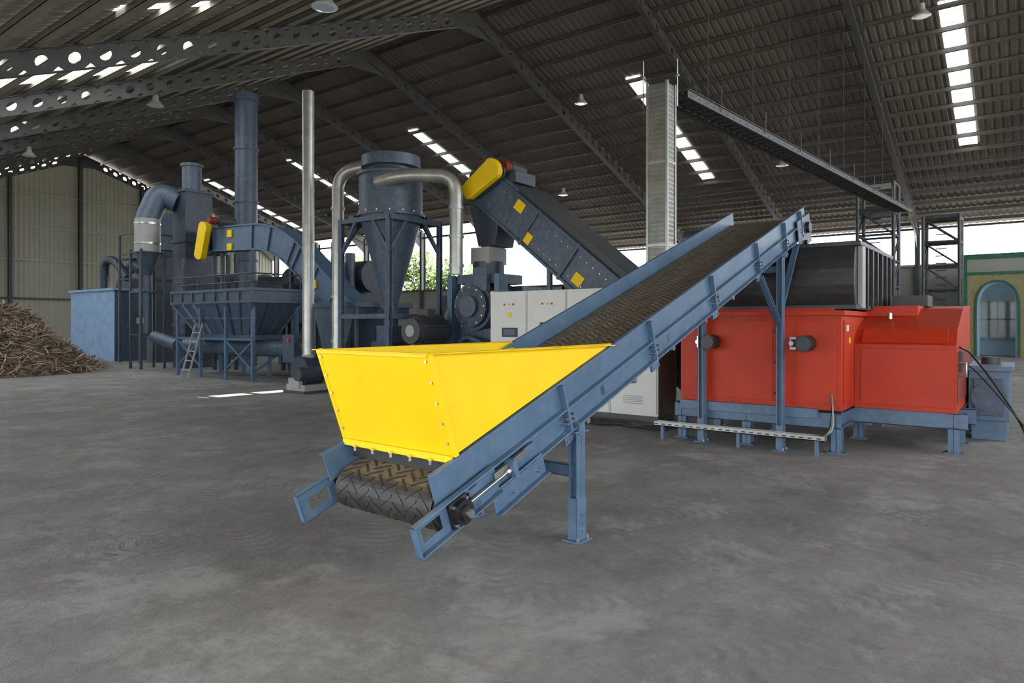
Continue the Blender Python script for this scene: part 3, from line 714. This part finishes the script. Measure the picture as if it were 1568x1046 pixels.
# tall exhaust pipe with blower
b=B('exhaust_pipe_with_blower')
b.cyl(GALV,(9.8,13.4,.85),(9.8,13.4,7.0),.135,seg=24)
for z in (1.1,2.3,3.5,4.7,5.9): b.cyl(GALV,(9.8,13.4,z-.02),(9.8,13.4,z+.02),.145,seg=24)
b.cyl(GALV,(9.8,13.4,.55),(9.8,13.4,.88),.24,.135,seg=20)
b.cyl(BLUED,(9.55,13.4,.5),(10.05,13.4,.5),.34,seg=28); b.cyl(DGREY,(9.35,13.2,.45),(9.55,13.2,.45),.16); b.box(GREY,9.45,10.2,13.05,13.75,.05,.2)
b.box(GREY,9.40,9.5,13.2,13.6,.12,.35); b.box(DGREY,9.4,10.3,13.0,13.8,0,.06)
b.done(bevel=.004)
b=B('dust_collection_bin')
b.hexa(BLUE2,[(10.3,12.75,.9),(11.0,12.75,.9),(11.0,13.5,.9),(10.3,13.5,.9),(10.3,12.3,2.0),(12.0,12.3,2.0),(12.0,13.9,2.0),(10.3,13.9,2.0)])
b.box(BLUE2,10.25,12.05,12.25,13.95,1.98,2.1)
for x in (10.35,11.95):
    for y in (12.35,13.85): b.beam(BLUE2,(x,y,0),(x,y,2.0),.08,.08)
b.done(bevel=.004)

# ---------------------------------------------------------------- gooseneck drag conveyor
g=empty('gooseneck_drag_conveyor')
b=B('trough')
path=fillet([(12.5,22.6,4.5),(12.5,18.7,4.35),(12.5,14.3,1.1)],1.3,8); Hh=.40
path=[V(p_) for p_ in path]; up=[];lo=[]
for i,p_ in enumerate(path):
    d_=(path[min(i+1,len(path)-1)]-path[max(i-1,0)]).normalized(); n_=V((0,-d_.z,d_.y)); 
    if n_.z<0:n_=-n_
    up.append(p_+n_*Hh); lo.append(p_-n_*Hh)
for i in range(len(path)-1):
    b.hexa(BLUE,[lo[i],lo[i+1],lo[i+1]+V((.6,0,0)),lo[i]+V((.6,0,0)),up[i],up[i+1],up[i+1]+V((.6,0,0)),up[i]+V((.6,0,0))])
    for L_ in (up,lo): b.beam(BLUE,L_[i]+V((-.03,0,0)),L_[i+1]+V((-.03,0,0)),.06,.05)
for i in (0,1,4,8,9): b.beam(BLUE,lo[i]+V((-.03,0,0)),up[i]+V((-.03,0,0)),.06,.06,up=(1,0,0))
for t in (.25,.5,.75): 
    a_=lo[-2].lerp(lo[-1],t); c_=up[-2].lerp(up[-1],t); b.beam(BLUE,a_+V((-.03,0,0)),c_+V((-.03,0,0)),.06,.06,up=(1,0,0))
for (y,z) in ((21.3,4.6),(21.3,4.15),(17.0,3.2),(16.8,2.75),(15.2,1.7)):
    b.box(YEL,12.44,12.495,y-.14,y+.14,z-.12,z+.12)
b.box(BLUE2,12.5,13.1,22.5,23.2,4.0,4.95)
b.done(g,bevel=.006)
b=B('drive_guard')
gc=V((12.3,22.55,4.4)); gd=V((0,-.32,.95)).normalized(); gn=V((0,.95,.32)).normalized()
b.prism(YEL,obround(gc,gd,gn,.50,.24,.26),(-.2,0,0)); b.cyl(DGREY,(12.3,21.8,5.05),(12.9,21.8,5.05),.18); b.cyl(REDD,(12.0,21.8,5.05),(12.3,21.8,5.05),.12)
b.done(g,bevel=.01)
b=B('supports')
for y in (22.4,21.9,18.0,15.8):
    zt=4.0 if y>19 else 3.7-(18.7-y)*.70
    for x in (12.55,13.05): b.beam(BLUED,(x,y,0),(x,y,zt),.1,.1)
b.done(g)

# ---------------------------------------------------------------- feed bin on legs
bh=empty('blue_storage_hopper')
b=B('bin_and_stand')
x0,x1,y0,y1=10.5,12.1,16.8,21.2
b.hexa(BLUE2,[(10.9,17.6,1.25),(11.8,17.6,1.25),(11.8,20.4,1.25),(10.9,20.4,1.25),(x0,y0,2.2),(x1,y0,2.2),(x1,y1,2.2),(x0,y1,2.2)])
b.box(BLUE2,x0,x1,y0,y1,2.2,2.55); b.box(BLUE2,x0-.05,x1+.05,y0-.05,y1+.05,2.5,2.58); b.box(BLUE2,x0-.05,x1+.05,y0-.05,y1+.05,2.17,2.24); b.box(BLUE2,10.8,11.9,17.4,20.6,1.12,1.27)
for k in range(8):
    t=k/7; yt=y0+(y1-y0)*t; yb_=17.6+2.8*t
    b.beam(BLUE2,(x0-.02,yt,2.2),(10.88,yb_,1.27),.05,.07); b.beam(BLUE2,(x0-.03,yt,2.2),(x0-.03,yt,2.55),.05,.05)
b.beam(BLUE2,(10.68,16.95,1.75),(10.68,21.05,1.75),.06,.06)
for k in range(4):
    t=k/3; b.beam(BLUE2,(x0+(x1-x0)*t,y0-.02,2.2),(10.9+.9*t,17.58,1.27),.05,.07)
for x in (10.6,12.0):
    for y in (16.95,18.3,19.7,21.05): b.beam(BLUE,(x,y,0),(x,y,2.2),.09,.09); b.box(BLUE,x-.1,x+.1,y-.1,y+.1,0,.02)
for y in (16.95,19.7): b.beam(BLUE,(10.6,y,.3),(10.6,y+1.35,1.1),.05,.05); b.beam(BLUE,(10.6,y+1.35,.3),(10.6,y,1.1),.05,.05)
b.beam(BLUE,(10.6,16.95,1.15),(10.6,21.05,1.15),.07,.07); b.beam(BLUE,(10.6,16.95,.25),(12.0,16.95,1.1),.05,.05)
b.cyl(BLUE2,(11.3,15.9,.9),(11.3,21.8,.9),.24,seg=24); b.box(BLUE2,10.95,11.65,15.6,16.1,.55,1.3); b.cyl(DGREY,(11.3,15.1,1.0),(11.3,15.6,1.0),.2,seg=20); b.cyl(LABEL,(10.9,15.8,1.15),(10.95,15.8,1.15),.05)
b.tube(BLUE2,[(11.1,22.0,.9),(11.1,23.6,1.15)],.2,seg=18); b.beam(BLUE2,(11.3,15.8,0),(11.3,15.8,.6),.3,.3)
for s in (0,.4): b.beam(GREY,(10.0,19.3+s,0),(10.45,19.3+s,1.6),.03,.05)
for k in range(5): b.beam(GREY,(10.06+k*.08,19.3,.25+k*.27),(10.06+k*.08,19.7,.25+k*.27),.03,.03)
b.done(bh,bevel=.004)
b=B('guard_railing')
for (p_,q_) in (((10.5,16.85),(10.5,21.15)),((10.5,16.85),(12.05,16.85))):
    for z in (2.75,2.98): b.cyl(BLUED,(p_[0],p_[1],z),(q_[0],q_[1],z),.02,seg=8)
for y in (16.85,18.2,19.7,21.15): b.cyl(BLUED,(10.5,y,2.55),(10.5,y,3.0),.02,seg=8)
b.cyl(BLUED,(12.05,16.85,2.55),(12.05,16.85,3.0),.02,seg=8)
for y in (16.9,20.6): b.beam(BLUED,(10.55,y,2.5),(10.55,y,3.6),.07,.07)
b.done(bh)

# ---------------------------------------------------------------- background plant
b=B('exhaust_stack'); b.cyl(BLUE2,(14.6,23.8,0),(14.6,23.8,10.0),.41,seg=32); b.cyl(BLUE2,(14.6,23.8,10.0),(14.6,23.8,10.3),.47,.44,seg=32)
for z in (2,4,6.2,8.2): b.cyl(BLUE2,(14.6,23.8,z-.04),(14.6,23.8,z+.04),.46,seg=32)
b.done()
dt=empty('dryer_tower')
b=B('tower_body')
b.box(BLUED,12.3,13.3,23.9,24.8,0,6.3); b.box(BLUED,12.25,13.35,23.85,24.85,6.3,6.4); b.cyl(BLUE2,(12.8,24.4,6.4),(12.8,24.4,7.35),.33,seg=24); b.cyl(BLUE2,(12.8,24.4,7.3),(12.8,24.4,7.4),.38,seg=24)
for z in (1.5,3,4.5): b.box(BLUED,12.25,13.35,23.85,24.85,z,z+.08)
b.tube(BLUE2,fillet([(12.4,24.6,6.0),(11.9,25.0,6.3),(11.5,25.0,5.3),(11.5,25.0,5.0)],.7,10),.40,seg=22)
b.done(dt,bevel=.01)
b=B('bag_filter')
b.cyl(GREY,(11.5,25.0,4.1),(11.5,25.0,5.3),.42,seg=28); b.cyl(BLUE2,(11.5,25.0,4.1),(11.5,25.0,3.3),.42,.15,seg=28)
b.cyl(STEEL,(11.5,25,4.4),(11.5,25,4.46),.435,seg=28); b.cyl(STEEL,(11.5,25,5.1),(11.5,25,5.16),.435,seg=28); b.cyl(BLUE2,(11.5,25,3.3),(11.5,25,1.2),.13)
for x in (11.1,11.9):
    for y in (24.6,25.4): b.beam(BLUED,(x,y,0),(x,y,4.2),.08,.08)
for z in (1.2,2.7,4.1):
    for y in (24.6,25.4): b.beam(BLUED,(11.1,y,z),(11.9,y,z),.06,.06)
    for x in (11.1,11.9): b.beam(BLUED,(x,24.6,z),(x,25.4,z),.06,.06)
b.done(dt,bevel=.008)
b=B('drum_dryer')
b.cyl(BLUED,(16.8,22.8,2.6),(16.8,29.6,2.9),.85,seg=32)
for y in (23.3,26,28.7): b.cyl(BLUED,(16.8,y-.08,2.62+.04*(y-23)),(16.8,y+.08,2.62+.04*(y-23)),.95,seg=32)
for y in (23.5,28.7): b.box(BLUED,16.0,17.6,y-.3,y+.3,0,1.85)
b.cyl(BLUE2,(16.8,22.3,2.6),(16.8,22.8,2.6),.5,.85,seg=32)
b.done()
b=B('bucket_elevator')
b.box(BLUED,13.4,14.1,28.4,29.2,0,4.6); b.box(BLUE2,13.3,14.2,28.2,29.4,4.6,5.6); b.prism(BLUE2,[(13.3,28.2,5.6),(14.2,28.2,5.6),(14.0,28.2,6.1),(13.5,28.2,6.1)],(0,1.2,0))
for (x,y) in ((12.6,28.0),(12.6,29.8),(14.9,28.0)): b.beam(BLUED,(x,y,0),(x,y,5.2),.08,.08)
for z in (3.4,4.4,5.2): b.beam(BLUED,(12.6,28.0,z),(12.6,29.8,z),.05,.05); b.beam(BLUED,(12.6,28.0,z),(14.9,28.0,z),.05,.05)
b.box(BLUED,12.6,13.4,28.0,29.8,4.2,4.26)
b.done(bevel=.006)
cab=empty('blue_equipment_cabin')
b=B('cabin_body')
b.box(LBLUE,12.8,17.5,30.8,35.3,0,3.0); b.box(BLUE2,12.82,17.5,30.78,30.80,.0,3.0); b.box(LBLUE,12.72,17.6,30.72,35.38,3.0,3.1); b.box(WHT,13.7,14.0,30.76,30.78,1.6,1.85); b.prism(LABEL,[(13.76,30.75,1.65),(13.94,30.75,1.65),(13.85,30.75,1.8)],(0,.01,0))
b.done(cab,bevel=.02)
b=B('cabin_roof_pipes')
b.tube(BLUED,fillet([(14.0,30.9,3.9),(14.0,31.6,4.2),(14.4,33.5,3.9),(14.4,34,3.1)],.6),.24)
b.tube(BLUED,fillet([(13.4,30.9,3.55),(13.3,32.0,4.4),(13.3,33.0,4.4),(13.3,33.0,3.1)],.5),.18)
b.box(BLUED,13.6,15.5,31.0,32.0,3.1,3.6); b.cyl(BLUED,(15.2,31.5,3.6),(15.2,31.5,4.8),.25)
b.done(cab,bevel=.006)
b=B('screen_separator')
b.box(BLUED,13.8,15.4,17.0,20.5,1.6,2.7); b.cyl(BLUED,(14.6,16.6,3.1),(14.6,20.8,3.1),.5,seg=24); b.cyl(BLUE2,(14.0,17,2.7),(14.0,17,3.8),.16); b.cyl(BLUE2,(14.6,18.5,3.4),(14.6,18.5,4.3),.14)
for x in (13.9,15.3):
    for y in (17.1,20.4): b.beam(BLUED,(x,y,0),(x,y,1.6),.12,.12)
b.box(BLUED,14,15.2,17.2,20.3,0,1.6)
b.done(bevel=.008)
b=B('pellet_cooler')
b.box(BLUED,12.6,14.0,10.4,11.9,.9,2.3); b.hexa(BLUED,[(13.1,10.9,.3),(13.5,10.9,.3),(13.5,11.4,.3),(13.1,11.4,.3),(12.6,10.4,.9),(14.0,10.4,.9),(14.0,11.9,.9),(12.6,11.9,.9)])
for x in (12.65,13.95):
    for y in (10.45,11.85): b.beam(BLUED,(x,y,0),(x,y,.95),.1,.1)
b.cyl(GREY,(12.4,11.2,1.7),(12.6,11.2,1.7),.32,seg=24)
b.done(bevel=.008)

# ---------------------------------------------------------------- wood waste pile
b=B('wood_waste_pile'); cx,cy_=6.9,28.0
def hgt(x,y):
    r_=math.hypot((x-cx)/3.7,(y-cy_)/4.2); 
    if r_>=1: return -.02
    return 2.35*(1-r_**1.5)*(1+.12*math.sin(x*3.1)+.1*math.sin(y*2.7+x))
n=44; vs=[];fs=[]
for i in range(n+1):
    for j in range(n+1):
        x=cx-3.8+7.6*i/n; y=cy_-4.3+8.6*j/n; h_=hgt(x,y); vs.append((x,y,h_+(random.uniform(0,.12) if h_>0 else 0)))
for i in range(n):
    for j in range(n): a_=i*(n+1)+j; fs.append((a_,a_+1,a_+n+2,a_+n+1))
b.add(WOOD3,vs,fs)
for k in range(9000):
    x=cx+random.uniform(-3.9,3.9); y=cy_+random.uniform(-4.4,4.4); h_=hgt(x,y)
    if h_<0:
        if math.hypot((x-cx)/3.7,(y-cy_)/4.2)>1.12 or random.random()<.8: continue
        h_=0.02
    L_=random.uniform(.15,.6); w_=random.uniform(.012,.045); d_=V((random.gauss(0,1),random.gauss(0,1),random.gauss(0,.35))).normalized()
    p_=V((x,y,h_+random.uniform(.04,.2))); z_m=max(0,-(min(p_.z-d_.z*L_/2,p_.z+d_.z*L_/2))+.02); p_.z+=z_m
    b.beam(random.choice((WOOD1,WOOD1,WOOD2,WOOD3)),p_-d_*L_/2,p_+d_*L_/2,w_,w_*.5)
b.done()

# ---------------------------------------------------------------- light
w=bpy.data.worlds.new('World'); scn.world=w; w.use_nodes=True; nt=w.node_tree
bg=nt.nodes['Background']; bg.inputs['Color'].default_value=(.92,.96,1,1); bg.inputs['Strength'].default_value=6.5
sd=bpy.data.lights.new('sun','SUN'); sd.energy=18; sd.angle=.01; sd.color=(1,.95,.86); so=bpy.data.objects.new('sun',sd); scn.collection.objects.link(so)
so.rotation_euler=V((0.12,-.18,-.97)).to_track_quat('-Z','Y').to_euler()

cam=bpy.data.cameras.new('camera'); co=bpy.data.objects.new('camera',cam); scn.collection.objects.link(co); scn.camera=co
co.location=(0,0,1.6); co.rotation_euler=(math.radians(90),0,math.radians(37.2-90)); cam.lens=24; cam.sensor_width=36; cam.shift_y=-27.67/1568; cam.clip_end=500
scn.view_settings.view_transform='Standard'
scn.view_settings.look='None'
print('OK')
